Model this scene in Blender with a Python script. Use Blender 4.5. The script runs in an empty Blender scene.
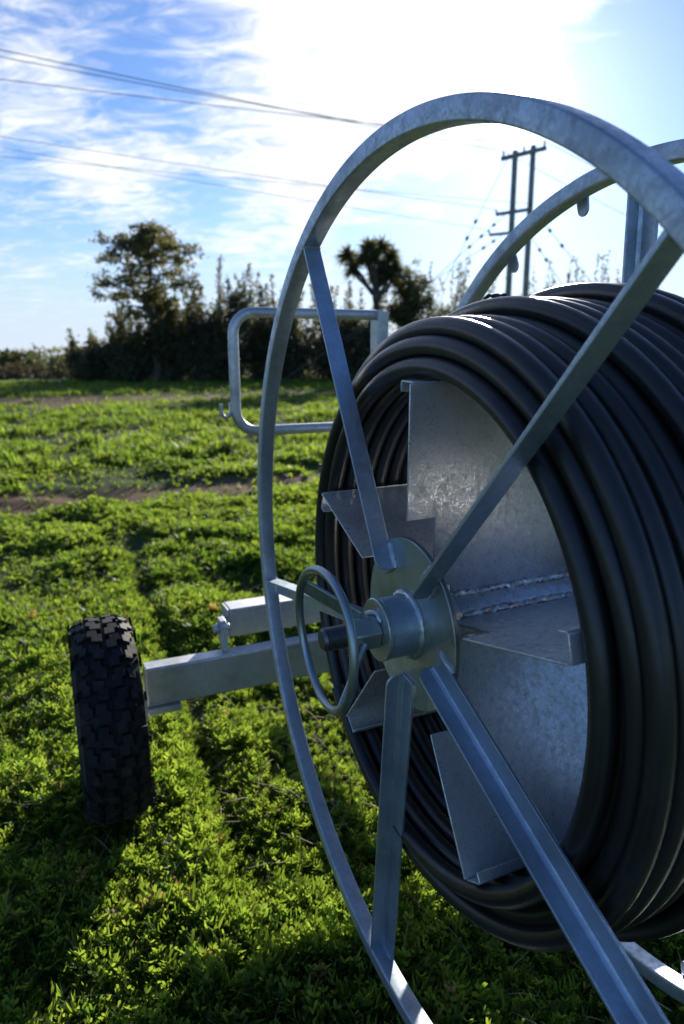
import bpy, math, random
import numpy as np
from mathutils import Vector, Matrix

rng = np.random.default_rng(7)
random.seed(7)
sc = bpy.context.scene
COL = sc.collection
PI = math.pi
R = 0.85                      # outer radius of the reel rings, metres
CAM_H = 1.7 * R
PHI = math.radians(66.70)     # heading of the reel axle
TILT = math.radians(0.868)
PITCH = math.radians(13.0456)
ROLL = math.radians(-0.19)
FPX = 683.0
SUN_AZ = math.radians(13.4)
SUN_EL = math.radians(17.6)

# ------------------------------------------------------------------ frames
A = Vector((math.sin(PHI) * math.cos(TILT), math.cos(PHI) * math.cos(TILT), math.sin(TILT)))
U = Vector((-math.cos(PHI), math.sin(PHI), 0))
W = (-U).cross(A).normalized()
CEN = Vector((0.10298, 1.39218, -0.58066)) * R + Vector((0, 0, CAM_H))


def view_dir(px, py):
    """direction in the world of a place seen by the camera (used to find where far things stand)"""
    x = (px - 342) / FPX
    z = -(py - 512) / FPX
    c, s = math.cos(ROLL), math.sin(ROLL)
    x, z = c * x - s * z, s * x + c * z
    cp, sp = math.cos(PITCH), math.sin(PITCH)
    return Vector((x, cp + z * sp, -sp + z * cp))


def at(px, py, dist):
    d = view_dir(px, py)
    k = dist / math.hypot(d.x, d.y)
    return Vector((d.x * k, d.y * k, CAM_H + d.z * k))


# ------------------------------------------------------------------ object helpers
def tag(o, label=None, cat=None, group=None, kind=None):
    if label: o["label"] = label
    if cat: o["category"] = cat
    if group: o["group"] = group
    if kind: o["kind"] = kind
    return o


def empty(name, mat4, label, cat, group=None):
    o = bpy.data.objects.new(name, None)
    o.empty_display_size = 0.2
    COL.objects.link(o)
    o.matrix_world = mat4
    return tag(o, label, cat, group)


def link_mesh(name, me, mat, parent=None, loc=None):
    o = bpy.data.objects.new(name, me)
    COL.objects.link(o)
    if mat is not None:
        me.materials.append(mat)
    if parent is not None:
        o.parent = parent
    if loc is not None:
        o.location = loc
    return o


def np_mesh(name, verts, quads=None, tris=None, smooth=False, attr=None):
    me = bpy.data.meshes.new(name)
    verts = np.asarray(verts, np.float32)
    nq = 0 if quads is None else len(quads)
    nt = 0 if tris is None else len(tris)
    me.vertices.add(len(verts))
    me.vertices.foreach_set("co", verts.ravel())
    loops = []
    if nq: loops.append(np.asarray(quads, np.int32).ravel())
    if nt: loops.append(np.asarray(tris, np.int32).ravel())
    lv = np.concatenate(loops)
    me.loops.add(len(lv))
    me.loops.foreach_set("vertex_index", lv)
    me.polygons.add(nq + nt)
    st = np.concatenate([np.arange(nq) * 4, nq * 4 + np.arange(nt) * 3]).astype(np.int32)
    me.polygons.foreach_set("loop_start", st)
    me.polygons.foreach_set("use_smooth", np.full(nq + nt, smooth))
    if attr is not None:
        a = me.attributes.new("tint", 'FLOAT', 'POINT')
        a.data.foreach_set("value", np.asarray(attr, np.float32))
    me.update(calc_edges=True)
    return me


class MB:
    """collects shapes that become ONE mesh"""
    def __init__(s, scale=1.0):
        s.v = []; s.f = []; s.k = scale

    def add(s, verts, faces):
        b = len(s.v)
        s.v += [tuple(c * s.k for c in v) for v in verts]
        s.f += [tuple(i + b for i in f) for f in faces]

    def box(s, x0, x1, y0, y1, z0, z1, M=None):
        vs = [Vector((x, y, z)) for x in (x0, x1) for y in (y0, y1) for z in (z0, z1)]
        if M is not None: vs = [M @ v for v in vs]
        s.add(vs, [(0, 1, 3, 2), (4, 6, 7, 5), (0, 4, 5, 1), (2, 3, 7, 6), (0, 2, 6, 4), (1, 5, 7, 3)])

    def prism(s, poly, fn, t0, t1):
        """poly: list of 2D points; fn(p, t) -> 3D; between t0 and t1"""
        n = len(poly)
        vs = [fn(p, t0) for p in poly] + [fn(p, t1) for p in poly]
        fs = [tuple(range(n - 1, -1, -1)), tuple(range(n, 2 * n))]
        fs += [(i, (i + 1) % n, n + (i + 1) % n, n + i) for i in range(n)]
        s.add(vs, fs)

    def lathe(s, prof, n=96, closed=True, fn=None, a0=0, a1=2 * PI):
        """prof: list of (r, y); spun about the y axis. angle from +x towards +z"""
        m = len(prof); vs = []; fs = []
        full = abs(a1 - a0 - 2 * PI) < 1e-6
        cnt = n if full else n + 1
        for i in range(cnt):
            a = a0 + (a1 - a0) * i / n
            for r, y in prof:
                vs.append((r * math.cos(a), y, r * math.sin(a)))
        seg = m if closed else m - 1
        for i in range(n):
            i2 = (i + 1) % cnt
            for j in range(seg):
                j2 = (j + 1) % m
                fs.append((i * m + j, i * m + j2, i2 * m + j2, i2 * m + j))
        s.add(vs, fs)

    def tube(s, pts, rad, n=12, cap=True, closed=False):
        pts = [Vector(p) for p in pts]
        if not hasattr(rad, '__len__'): rad = [rad] * len(pts)
        vs = []; fs = []; N = len(pts); nrm = None
        for i, p in enumerate(pts):
            if closed:
                t = (pts[(i + 1) % N] - pts[i - 1]).normalized()
            else:
                t = (pts[min(i + 1, N - 1)] - pts[max(i - 1, 0)]).normalized()
            if nrm is None:
                nrm = t.orthogonal().normalized()
            nrm = (nrm - t * nrm.dot(t)).normalized()
            b = t.cross(nrm)
            for k in range(n):
                a = 2 * PI * k / n
                vs.append(p + (nrm * math.cos(a) + b * math.sin(a)) * rad[i])
        rings = N if closed else N - 1
        for i in range(rings):
            i2 = (i + 1) % N
            for k in range(n):
                k2 = (k + 1) % n
                fs.append((i * n + k, i * n + k2, i2 * n + k2, i2 * n + k))
        if cap and not closed:
            fs.append(tuple(range(n - 1, -1, -1)))
            fs.append(tuple((N - 1) * n + k for k in range(n)))
        s.add(vs, fs)

    def build(s, name, mat, parent=None, bevel=0.0, smooth=True, segs=2, ang=38):
        me = bpy.data.meshes.new(name)
        me.from_pydata([tuple(v) for v in s.v], [], s.f)
        import bmesh
        bm = bmesh.new(); bm.from_mesh(me)
        bmesh.ops.recalc_face_normals(bm, faces=bm.faces)
        bm.to_mesh(me); bm.free()
        if smooth:
            me.polygons.foreach_set("use_smooth", [True] * len(me.polygons))
            me.set_sharp_from_angle(angle=math.radians(ang))
        o = link_mesh(name, me, mat, parent)
        if bevel:
            md = o.modifiers.new("bevel", 'BEVEL')
            md.width = bevel; md.segments = segs; md.limit_method = 'ANGLE'
            md.angle_limit = math.radians(40); md.harden_normals = False
        return o


# ------------------------------------------------------------------ material helpers
def new_mat(name):
    m = bpy.data.materials.new(name)
    m.use_nodes = True
    nt = m.node_tree
    nt.nodes.clear()
    out = nt.nodes.new('ShaderNodeOutputMaterial')
    return m, nt, out


def N(nt, t, **kw):
    n = nt.nodes.new(t)
    for k, v in kw.items():
        if k in n.inputs.keys() if isinstance(k, str) else False:
            n.inputs[k].default_value = v
        else:
            setattr(n, k, v)
    return n


def ramp(nt, fac, stops):
    r = nt.nodes.new('ShaderNodeValToRGB')
    el = r.color_ramp.elements
    while len(el) < len(stops): el.new(0.5)
    for e, (p, c) in zip(el, stops):
        e.position = p
        e.color = c if len(c) == 4 else (*c, 1)
    nt.links.new(fac, r.inputs['Fac'])
    return r.outputs['Color']


def mathn(nt, op, a, b=None, c=None, clamp=False):
    n = nt.nodes.new('ShaderNodeMath'); n.operation = op; n.use_clamp = clamp
    for i, v in enumerate((a, b, c)):
        if v is None: continue
        if isinstance(v, (int, float)): n.inputs[i].default_value = v
        else: nt.links.new(v, n.inputs[i])
    return n.outputs[0]


def mixc(nt, fac, a, b, mode='MIX'):
    n = nt.nodes.new('ShaderNodeMix'); n.data_type = 'RGBA'; n.blend_type = mode
    for sock, v in ((n.inputs[0], fac), (n.inputs[6], a), (n.inputs[7], b)):
        if isinstance(v, (int, float)): sock.default_value = v
        elif isinstance(v, tuple): sock.default_value = v if len(v) == 4 else (*v, 1)
        else: nt.links.new(v, sock)
    return n.outputs[2]


def noise(nt, vec, scale, detail=4, rough=0.55, dist=0.0):
    n = nt.nodes.new('ShaderNodeTexNoise')
    n.inputs['Scale'].default_value = scale
    n.inputs['Detail'].default_value = detail
    n.inputs['Roughness'].default_value = rough
    n.inputs['Distortion'].default_value = dist
    if vec is not None: nt.links.new(vec, n.inputs['Vector'])
    return n.outputs['Fac']


def galvanised(name, base=(0.52, 0.55, 0.58), rough=0.38, spangle=26.0, stain=0.3, metal=0.92, grain=34.0):
    """hot dip galvanised steel: spangle, run marks, dull zinc patches"""
    m, nt, out = new_mat(name)
    co = nt.nodes.new('ShaderNodeTexCoord').outputs['Object']
    vor = nt.nodes.new('ShaderNodeTexVoronoi'); vor.inputs['Scale'].default_value = spangle * 8
    nt.links.new(co, vor.inputs['Vector'])
    sep = nt.nodes.new('ShaderNodeSeparateColor'); nt.links.new(vor.outputs['Color'], sep.inputs[0])
    sp = sep.outputs[0]
    n1 = noise(nt, co, 5.0, 6, 0.62)
    n2 = noise(nt, co, grain, 5, 0.6)
    n3 = noise(nt, co, 140.0, 3, 0.6)
    dark = tuple(c * 0.55 for c in base); lite = tuple(min(1, c * 1.18) for c in base)
    c = ramp(nt, n1, [(0.28, dark), (0.5, base), (0.75, lite)])
    f = mathn(nt, 'MULTIPLY', sp, 0.42)
    c = mixc(nt, f, c, tuple(x * 0.72 for x in base))
    spot = ramp(nt, n2, [(0.46, (0, 0, 0)), (0.74, (1, 1, 1))])
    c = mixc(nt, mathn(nt, 'MULTIPLY', spot, stain), c, (0.19, 0.19, 0.18))
    p = nt.nodes.new('ShaderNodeBsdfPrincipled')
    nt.links.new(c, p.inputs['Base Color'])
    p.inputs['Metallic'].default_value = metal
    r = mathn(nt, 'MULTIPLY_ADD', n2, 0.42, rough - 0.21)
    r = mathn(nt, 'MULTIPLY_ADD', sp, 0.16, r)
    nt.links.new(r, p.inputs['Roughness'])
    b = nt.nodes.new('ShaderNodeBump'); b.inputs['Strength'].default_value = 0.20; b.inputs['Distance'].default_value = 0.002
    h = mathn(nt, 'MULTIPLY_ADD', n3, 0.35, mathn(nt, 'MULTIPLY', n2, 0.8))
    nt.links.new(h, b.inputs['Height'])
    nt.links.new(b.outputs[0], p.inputs['Normal'])
    nt.links.new(p.outputs[0], out.inputs[0])
    return m


M_RING = galvanised('galvanised_ring', base=(0.52, 0.60, 0.69), metal=.78, rough=0.42, stain=0.35)  # neutral zinc tinted blue: the sky's reflection is put into the base colour
M_STEEL = galvanised('galvanised_bar', base=(0.48, 0.57, 0.67), rough=0.35, metal=.78)  # same blue tint, painted in for reflected sky
M_SHEET = galvanised('galvanised_sheet', base=(0.78, 0.79, 0.80), rough=0.29, spangle=34, stain=0.45, grain=75.0, metal=0.62)
M_BEAM = galvanised('galvanised_beam', base=(0.60, 0.62, 0.62), rough=0.45, stain=0.25, metal=0.85)
M_PLATE = galvanised('passivated_plate', base=(0.50, 0.56, 0.52), rough=0.34, metal=.8, stain=0.3)
M_WELD = galvanised('zinc_weld', base=(0.66, 0.70, 0.74), rough=0.34, stain=0.1)


def simple(name, base, rough, bump=0.0, bscale=60, var=0.25, metal=0.0, spec=0.5):
    m, nt, out = new_mat(name)
    co = nt.nodes.new('ShaderNodeTexCoord').outputs['Object']
    n1 = noise(nt, co, bscale * 0.15, 5)
    n2 = noise(nt, co, bscale, 4)
    c = ramp(nt, n1, [(0.3, tuple(b * (1 - var) for b in base)), (0.7, tuple(b * (1 + var) for b in base))])
    p = nt.nodes.new('ShaderNodeBsdfPrincipled')
    nt.links.new(c, p.inputs['Base Color'])
    nt.links.new(mathn(nt, 'MULTIPLY_ADD', n2, 0.16, rough - 0.08), p.inputs['Roughness'])
    p.inputs['Metallic'].default_value = metal
    p.inputs['Specular IOR Level'].default_value = spec
    if bump:
        b = nt.nodes.new('ShaderNodeBump'); b.inputs['Strength'].default_value = bump; b.inputs['Distance'].default_value = 0.003
        nt.links.new(n2, b.inputs['Height']); nt.links.new(b.outputs[0], p.inputs['Normal'])
    nt.links.new(p.outputs[0], out.inputs[0])
    return m


def hose_mat():
    m, nt, out = new_mat('black_polyethylene')
    co = nt.nodes.new('ShaderNodeTexCoord').outputs['Object']
    n1 = noise(nt, co, 6, 5); n2 = noise(nt, co, 90, 5, 0.65); n3 = noise(nt, co, 22, 5, 0.7)
    c = ramp(nt, n1, [(0.3, (0.012, 0.012, 0.013)), (0.7, (0.020, 0.020, 0.022))])
    dust = ramp(nt, n3, [(0.5, (0, 0, 0)), (0.8, (1, 1, 1))])
    c = mixc(nt, mathn(nt, 'MULTIPLY', dust, 0.20), c, (0.09, 0.080, 0.068))
    p = nt.nodes.new('ShaderNodeBsdfPrincipled')
    nt.links.new(c, p.inputs['Base Color'])
    nt.links.new(mathn(nt, 'MULTIPLY_ADD', n2, 0.22, 0.25), p.inputs['Roughness'])
    p.inputs['Specular IOR Level'].default_value = 0.55
    b = nt.nodes.new('ShaderNodeBump'); b.inputs['Strength'].default_value = 0.08; b.inputs['Distance'].default_value = 0.002
    nt.links.new(n2, b.inputs['Height']); nt.links.new(b.outputs[0], p.inputs['Normal'])
    nt.links.new(p.outputs[0], out.inputs[0])
    return m


M_HOSE = hose_mat()
M_RUBBER = simple('tyre_rubber', (0.010, 0.010, 0.010), 0.70, bump=0.35, bscale=70, var=0.4, spec=0.3)
M_BOLT = simple('dark_threaded_steel', (0.17, 0.18, 0.20), 0.42, metal=0.9, bscale=90)
M_ZINC = simple('zinc_plated_rod', (0.36, 0.41, 0.43), 0.40, metal=0.9, bscale=50)
M_CORD = simple('weathered_cord', (0.05, 0.05, 0.07), 0.8, bscale=80)


def leaf_mat(name, lo, hi, dry, trans, rough=0.6, mixf=0.5, spec=0.2):
    m, nt, out = new_mat(name)
    at_ = nt.nodes.new('ShaderNodeAttribute'); at_.attribute_name = 'tint'
    f = at_.outputs['Fac']
    c = ramp(nt, f, [(0.0, lo), (0.72, hi), (0.93, hi), (0.97, dry)])
    p = nt.nodes.new('ShaderNodeBsdfPrincipled')
    nt.links.new(c, p.inputs['Base Color'])
    p.inputs['Roughness'].default_value = rough
    p.inputs['Specular IOR Level'].default_value = spec
    t = nt.nodes.new('ShaderNodeBsdfTranslucent')
    nt.links.new(mixc(nt, 1.0, c, trans, 'MULTIPLY'), t.inputs['Color'])
    mx = nt.nodes.new('ShaderNodeMixShader'); mx.inputs[0].default_value = mixf
    nt.links.new(p.outputs[0], mx.inputs[1]); nt.links.new(t.outputs[0], mx.inputs[2])
    nt.links.new(mx.outputs[0], out.inputs[0])
    return m


M_GRASS = leaf_mat('field_herb_leaf', (0.032, 0.078, 0.013), (0.120, 0.175, 0.036), (0.14, 0.11, 0.06), (3.6, 3.2, 1.6), 0.5, 0.62, 0.3)
M_TREE = leaf_mat('dark_tree_leaf', (0.050, 0.060, 0.032), (0.112, 0.118, 0.055), (0.14, 0.11, 0.05), (2.4, 2.1, 1.2), 0.5, 0.5, 0.35)
M_SHRUB = leaf_mat('shrub_leaf', (0.055, 0.066, 0.042), (0.118, 0.122, 0.070), (0.14, 0.11, 0.06), (2.3, 2.1, 1.4), 0.5, 0.5, 0.35)
M_LIT = leaf_mat('pale_bush_leaf', (0.04, 0.055, 0.02), (0.085, 0.10, 0.04), (0.14, 0.11, 0.05), (1.8, 1.8, 1.1), 0.55, 0.4)
M_DRY = leaf_mat('dry_bank_leaf', (0.05, 0.045, 0.025), (0.10, 0.08, 0.045), (0.15, 0.12, 0.06), (1.5, 1.4, 1.1), 0.7, 0.3)
M_BARK = simple('bark', (0.11, 0.085, 0.06), 0.9, bump=0.5, bscale=25, var=0.4)
M_POLE = simple('weathered_pole_timber', (0.25, 0.26, 0.22), 0.85, bscale=20, var=0.3)
M_WIRE = simple('dull_conductor', (0.09, 0.09, 0.10), 0.6, bscale=10, metal=0.4)
M_INSUL = simple('brown_insulator', (0.06, 0.045, 0.04), 0.35, bscale=10)

def dusty(m, tint, amt, scale):
    nt = m.node_tree; p = next(n for n in nt.nodes if n.type == 'BSDF_PRINCIPLED'); src = p.inputs['Base Color'].links[0].from_socket
    co = nt.nodes.new('ShaderNodeTexCoord').outputs['Object']
    f = ramp(nt, noise(nt, co, scale, 6, 0.7), [(0.48, (0, 0, 0)), (0.72, (1, 1, 1))])
    nt.links.new(mixc(nt, mathn(nt, 'MULTIPLY', f, amt), src, tint), p.inputs['Base Color'])


dusty(M_RUBBER, (0.085, 0.068, 0.048), 0.45, 26)
dusty(M_BOLT, (0.16, 0.085, 0.045), 0.45, 60)
# ------------------------------------------------------------------ the ground
def vnoise(x, y, sc_, seed=0):
    """smooth value noise, -1..1"""
    x = np.asarray(x) * sc_; y = np.asarray(y) * sc_
    xi = np.floor(x).astype(np.int64); yi = np.floor(y).astype(np.int64)
    fx = x - xi; fy = y - yi
    fx = fx * fx * (3 - 2 * fx); fy = fy * fy * (3 - 2 * fy)
    def h(i, j):
        n = (i * 374761393 + j * 668265263 + seed * 1442695041) & 0x7fffffff
        n = ((n ^ (n >> 13)) * 1274126177) & 0x7fffffff
        return ((n ^ (n >> 16)) & 0xffff) / 32767.5 - 1
    a = h(xi, yi); b = h(xi + 1, yi); c = h(xi, yi + 1); d = h(xi + 1, yi + 1)
    return (a * (1 - fx) + b * fx) * (1 - fy) + (c * (1 - fx) + d * fx) * fy


def fbm(x, y, s, seed=0, o=3):
    t = 0; a = 1
    for k in range(o):
        t = t + a * vnoise(x, y, s * 2 ** k, seed + k); a *= 0.5
    return t / 1.75


# bare strips in the field: (centre line through two points seen in the field, half width)
g0 = at(0, 497, 1); g1 = at(310, 474, 1)
def ground_at(px, py):
    d = view_dir(px, py); k = -CAM_H / d.z
    return Vector((d.x * k, d.y * k, 0))
STRIPS = [(ground_at(0, 499), ground_at(310, 477), 0.42),
          (ground_at(0, 402), ground_at(200, 396), 2.6),
          (ground_at(100, 398), ground_at(560, 386), 0.9),
          (ground_at(200, 545), ground_at(318, 556), 0.13)]


def bare(x, y):
    m = np.zeros_like(x)
    for i, (p, q, hw) in enumerate(STRIPS):
        d = (q - p); L = math.hypot(d.x, d.y)
        s_ = ((x - p.x) * d.x + (y - p.y) * d.y) / L
        dist = np.abs((x - p.x) * d.y - (y - p.y) * d.x) / L
        w_ = hw * (1 + 0.55 * fbm(x, y, 0.9 / max(hw, .3), 40 + i))
        e = np.clip((w_ - dist) / (hw * 0.6) + 0.5, 0, 1)
        if i == 3:
            e = e * np.clip(1.6 - np.abs(s_ - L / 2) / (L / 2), 0, 1) * 0.8
        if i == 1:
            e = e * np.clip(1.5 - s_ / (L * 1.0), 0, 1)
        m = np.maximum(m, e)
    return m


_fp, _fq = ground_at(262, 880), ground_at(130, 535)     # a shallow wheel furrow
def furrow(x, y):
    d = _fq - _fp; L = math.hypot(d.x, d.y)
    dist = ((x - _fp.x) * d.y - (y - _fp.y) * d.x) / L + 0.10 * vnoise(x, y, 0.5, 91)
    return np.exp(-(dist / 0.07) ** 2) * np.clip((y - 1.35) / .5, 0, 1)


def clump(x, y):
    return np.clip(0.5 + 0.95 * fbm(x, y, 1.7, 11, 3), 0, 1)


def ground_h(x, y):
    d = np.hypot(x, y)
    near = np.clip(1.0 - (d - 30) / 60, 0, 1)
    h = 0.028 * fbm(x, y, 2.2, 3, 3) + 0.05 * fbm(x, y, 0.35, 5, 2)
    h = h + (0.035 + 0.06 * np.clip((d - 3) / 5, 0, 1)) * (clump(x, y) - 0.5)
    h = h - 0.05 * bare(x, y) * (d < 12) - 0.03 * furrow(x, y) * np.clip(1 - (d - 5) / 3, 0, 1)
    return h * near - 0.02


def grid_axis(n0, step, far, ratio):
    a = [0.0]
    s_ = step
    while a[-1] < far:
        a.append(a[-1] + s_)
        if a[-1] > n0: s_ *= ratio
    return np.array(a)


gx = grid_axis(3.0, 0.07, 4000, 1.09); gx = np.concatenate([-gx[:0:-1], gx])
gy = grid_axis(7.0, 0.07, 6000, 1.055); gyn = grid_axis(1.5, 0.12, 400, 1.3)
gy = np.concatenate([-gyn[:0:-1], gy])
XX, YY = np.meshgrid(gx, gy)
ZZ = ground_h(XX, YY)
nx, ny = len(gx), len(gy)
idx = np.arange(nx * ny).reshape(ny, nx)
quads = np.stack([idx[:-1, :-1], idx[:-1, 1:], idx[1:, 1:], idx[1:, :-1]], -1).reshape(-1, 4)
vb = bare(XX, YY).ravel()
M_GROUND, nt, out = new_mat('field_ground')
gco = nt.nodes.new('ShaderNodeTexCoord').outputs['Object']
att = nt.nodes.new('ShaderNodeAttribute'); att.attribute_name = 'tint'
n1 = noise(nt, gco, 0.35, 6, 0.6); n2 = noise(nt, gco, 3.5, 6, 0.65); n3 = noise(nt, gco, 40, 5, 0.6)
soil = ramp(nt, n3, [(0.3, (0.075, 0.048, 0.028)), (0.7, (0.21, 0.135, 0.08))])
turf = ramp(nt, n2, [(0.3, (0.030, 0.042, 0.012)), (0.7, (0.065, 0.095, 0.024))])
farg = ramp(nt, n1, [(0.35, (0.060, 0.105, 0.020)), (0.7, (0.11, 0.15, 0.04))])
geo = nt.nodes.new('ShaderNodeSeparateXYZ'); nt.links.new(gco, geo.inputs[0])
ff = mathn(nt, 'MAXIMUM', mathn(nt, 'MULTIPLY_ADD', geo.outputs[1], 1 / 25.0, -0.6, clamp=True), mathn(nt, 'MULTIPLY_ADD', geo.outputs[1], -1.0, 0.0, clamp=True))
col = mixc(nt, ff, turf, farg)
col = mixc(nt, att.outputs['Fac'], col, soil)
p = nt.nodes.new('ShaderNodeBsdfPrincipled'); nt.links.new(col, p.inputs['Base Color'])
p.inputs['Roughness'].default_value = 0.95; p.inputs['Specular IOR Level'].default_value = 0.15
b = nt.nodes.new('ShaderNodeBump'); b.inputs['Strength'].default_value = 0.6; b.inputs['Distance'].default_value = 0.03
nt.links.new(n3, b.inputs['Height']); nt.links.new(b.outputs[0], p.inputs['Normal'])
nt.links.new(p.outputs[0], out.inputs[0])
me = np_mesh('ground', np.stack([XX, YY, ZZ], -1).reshape(-1, 3), quads, smooth=True, attr=vb)
tag(link_mesh('ground', me, M_GROUND), kind='structure')

# ------------------------------------------------------------------ the green cover of the field
def leaf_template(kind, r):
    """one leaf along +x from the origin, arching; returns verts, tris"""
    if kind == 'pinnate':                       # feathery herb leaf: midrib with narrow leaflets
        nseg = 6
        xs = np.linspace(0, 1, nseg + 1)
        zs = 0.50 * xs - 0.48 * xs ** 2
        v = [(0, -.018, 0), (0, .018, 0), (.98, 0, zs[-1])]; t = [(0, 1, 2)]
        for i in range(nseg):                   # leaflets on both sides
            x0 = xs[i] + 0.09; z0 = zs[i] + 0.02
            ln = 0.27 * math.sin(PI * (0.26 + 0.66 * i / nseg)) * r.uniform(.75, 1.2)
            for sgn in (-1, 1):
                bi = len(v); up_ = r.uniform(.0, .12); sk = r.uniform(.06, .13)
                v += [(x0 - .035, 0, z0), (x0 + .045, 0, z0), (x0 + sk + .075, sgn * ln * .62, z0 + up_ * .5),
                      (x0 + sk + .06, sgn * ln, z0 + up_), (x0 + sk - .045, sgn * ln * .66, z0 + up_ * .6)]
                t += [(bi, bi + 1, bi + 2), (bi, bi + 2, bi + 4), (bi + 2, bi + 3, bi + 4)]
        bi = len(v)
        v += [(.90, -.05, zs[-2]), (.90, .05, zs[-2]), (1.10, .02, zs[-1])]
        t += [(bi, bi + 1, bi + 2)]
        return np.array(v, float), np.array(t)
    if kind == 'lobe':                          # broad simple leaf
        xs = np.array([0, .3, .65, 1.0]); hw = np.array([.05, .17, .15, 0])
        zs = 0.6 * xs - 0.55 * xs ** 2
        v = []
        for x, h, z in zip(xs, hw, zs):
            v += [(x, -h, z + h * .25), (x, h, z + h * .25)]
        t = []
        for i in range(3):
            a = 2 * i
            t += [(a, a + 1, a + 3), (a, a + 3, a + 2)]
        return np.array(v, float), np.array(t)
    # blade / far tuft leaf
    v = [(0, -.06, 0), (0, .06, 0), (.55, -.07, .12), (.55, .07, .12), (1, 0, .05)]
    return np.array(v, float), np.array([(0, 1, 3), (0, 3, 2), (2, 3, 4)])


def plant_template(kind, nleaf, r, lift=(25, 75)):
    V = []; T = []; off = 0
    for i in range(nleaf):
        lv, lt = leaf_template(kind, r)
        az = 2 * PI * i / nleaf + r.uniform(-.5, .5)
        el = math.radians(r.uniform(*lift)); s_ = r.uniform(.65, 1.15)
        roll = r.uniform(-.5, .5)
        x, y, z = lv[:, 0] * s_, lv[:, 1] * s_, lv[:, 2] * s_
        y, z = y * math.cos(roll) - z * math.sin(roll), y * math.sin(roll) + z * math.cos(roll)
        x, z = x * math.cos(el) - z * math.sin(el), x * math.sin(el) + z * math.cos(el)
        x, y = x * math.cos(az) - y * math.sin(az), x * math.sin(az) + y * math.cos(az)
        V.append(np.stack([x, y, z], -1)); T.append(lt + off); off += len(lv)
    return np.concatenate(V), np.concatenate(T)


def scatter(templates, px, py, pz, size, tint, rg):
    """copies of the templates gathered into plain arrays"""
    Vs = []; Ts = []; As = []; off = 0
    which = rg.integers(0, len(templates), len(px))
    for k, (tv, tt) in enumerate(templates):
        m = which == k
        n = int(m.sum())
        if not n: continue
        a = rg.uniform(0, 2 * PI, n); ca, sa = np.cos(a), np.sin(a)
        s_ = size[m][:, None]
        x = tv[None, :, 0] * s_; y = tv[None, :, 1] * s_; z = tv[None, :, 2] * s_
        tx = rg.normal(0, .18, (n, 1)); ty = rg.normal(0, .18, (n, 1))
        X = x * ca[:, None] - y * sa[:, None] + px[m][:, None] + tx * z
        Y = x * sa[:, None] + y * ca[:, None] + py[m][:, None] + ty * z
        Z = z + pz[m][:, None]
        nv = tv.shape[0]
        Vs.append(np.stack([X, Y, Z], -1).reshape(-1, 3))
        Ts.append((tt[None] + (np.arange(n) * nv)[:, None, None]).reshape(-1, 3) + off)
        As.append(np.repeat(tint[m], nv) + np.tile(rg.uniform(-.06, .06, nv), n))
        off += n * nv
    return np.concatenate(Vs), np.concatenate(Ts), np.concatenate(As)


def polar(n, d0, d1, pw, half, rg):
    """points in a fan before the camera, thinning out with distance"""
    u_ = rg.uniform(0, 1, n)
    e = 2 - pw
    d = (d0 ** e + u_ * (d1 ** e - d0 ** e)) ** (1 / e)
    a = rg.uniform(-half, half, n)
    return d * np.sin(a), d * np.cos(a), d


VS = []; TS = []; AS = []; off = 0
def put(kind, nleaf, ntemp, n, d0, d1, pw, half, smin, smax, keep, lift, seed):
    global off
    rg = np.random.default_rng(seed)
    temps = [plant_template(kind, nleaf, rg, lift) for _ in range(ntemp)]
    x, y, d = polar(n, d0, d1, pw, half, rg)
    c = clump(x, y); b_ = bare(x, y); f_ = furrow(x, y) * (d < 6)
    ok = rg.uniform(0, 1, n) < (keep + (1 - keep) * np.clip((c - 0.30) * 2.2, 0, 1)) * (1 - 0.93 * b_) * (1 - .35 * f_)
    x, y, d, c, f_ = x[ok], y[ok], d[ok], c[ok], f_[ok]
    s_ = (smin + (smax - smin) * rg.uniform(0, 1, len(x)) ** 1.3) * (0.55 + 0.75 * c) * (1 - .45 * f_)
    hue = 0.45 + 0.25 * fbm(x, y, 0.8, 77, 2) + rg.normal(0, .17, len(x))
    hue = np.clip(hue, 0.05, 0.88)
    dryp = rg.uniform(0, 1, len(x)) < np.where(d < 4, 0.018, 0.003)
    hue[dryp] = 1.0
    v, t, a = scatter(temps, x, y, ground_h(x, y) - .004, s_, hue, rg)
    VS.append(v); TS.append(t + off); AS.append(a); off += len(v)


H = math.radians(40)
put('pinnate', 8, 10, 30000, 0.75, 3.8, 0.9, math.radians(44), 0.020, 0.072, 0.45, (18, 80), 1)
put('lobe', 6, 8, 20000, 0.75, 4.5, 0.9, math.radians(44), 0.012, 0.042, 0.5, (15, 75), 2)
put('blade', 7, 8, 13000, 0.75, 4.5, 0.9, math.radians(44), 0.025, 0.090, 0.45, (30, 88), 3)
put('pinnate', 6, 8, 900, 0.9, 4.5, 0.9, math.radians(44), 0.06, 0.085, 0.2, (35, 80), 8)
put('pinnate', 7, 8, 24000, 3.4, 7.5, 1.2, H, 0.035, 0.090, 0.30, (18, 80), 7)
put('lobe', 7, 8, 40000, 3.4, 12, 1.3, H, 0.032, 0.085, 0.22, (15, 75), 4)
put('blade', 7, 8, 24000, 3.4, 12, 1.3, H, 0.04, 0.11, 0.22, (25, 85), 5)
put('blade', 8, 8, 70000, 9.5, 42, 1.15, H, 0.07, 0.17, 0.2, (25, 75), 6)
me = np_mesh('grass', np.concatenate(VS), None, np.concatenate(TS), False, np.concatenate(AS))
tag(link_mesh('grass', me, M_GRASS), 'short leafy green herbage and grass covering the field', 'grass', kind='stuff')
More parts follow.
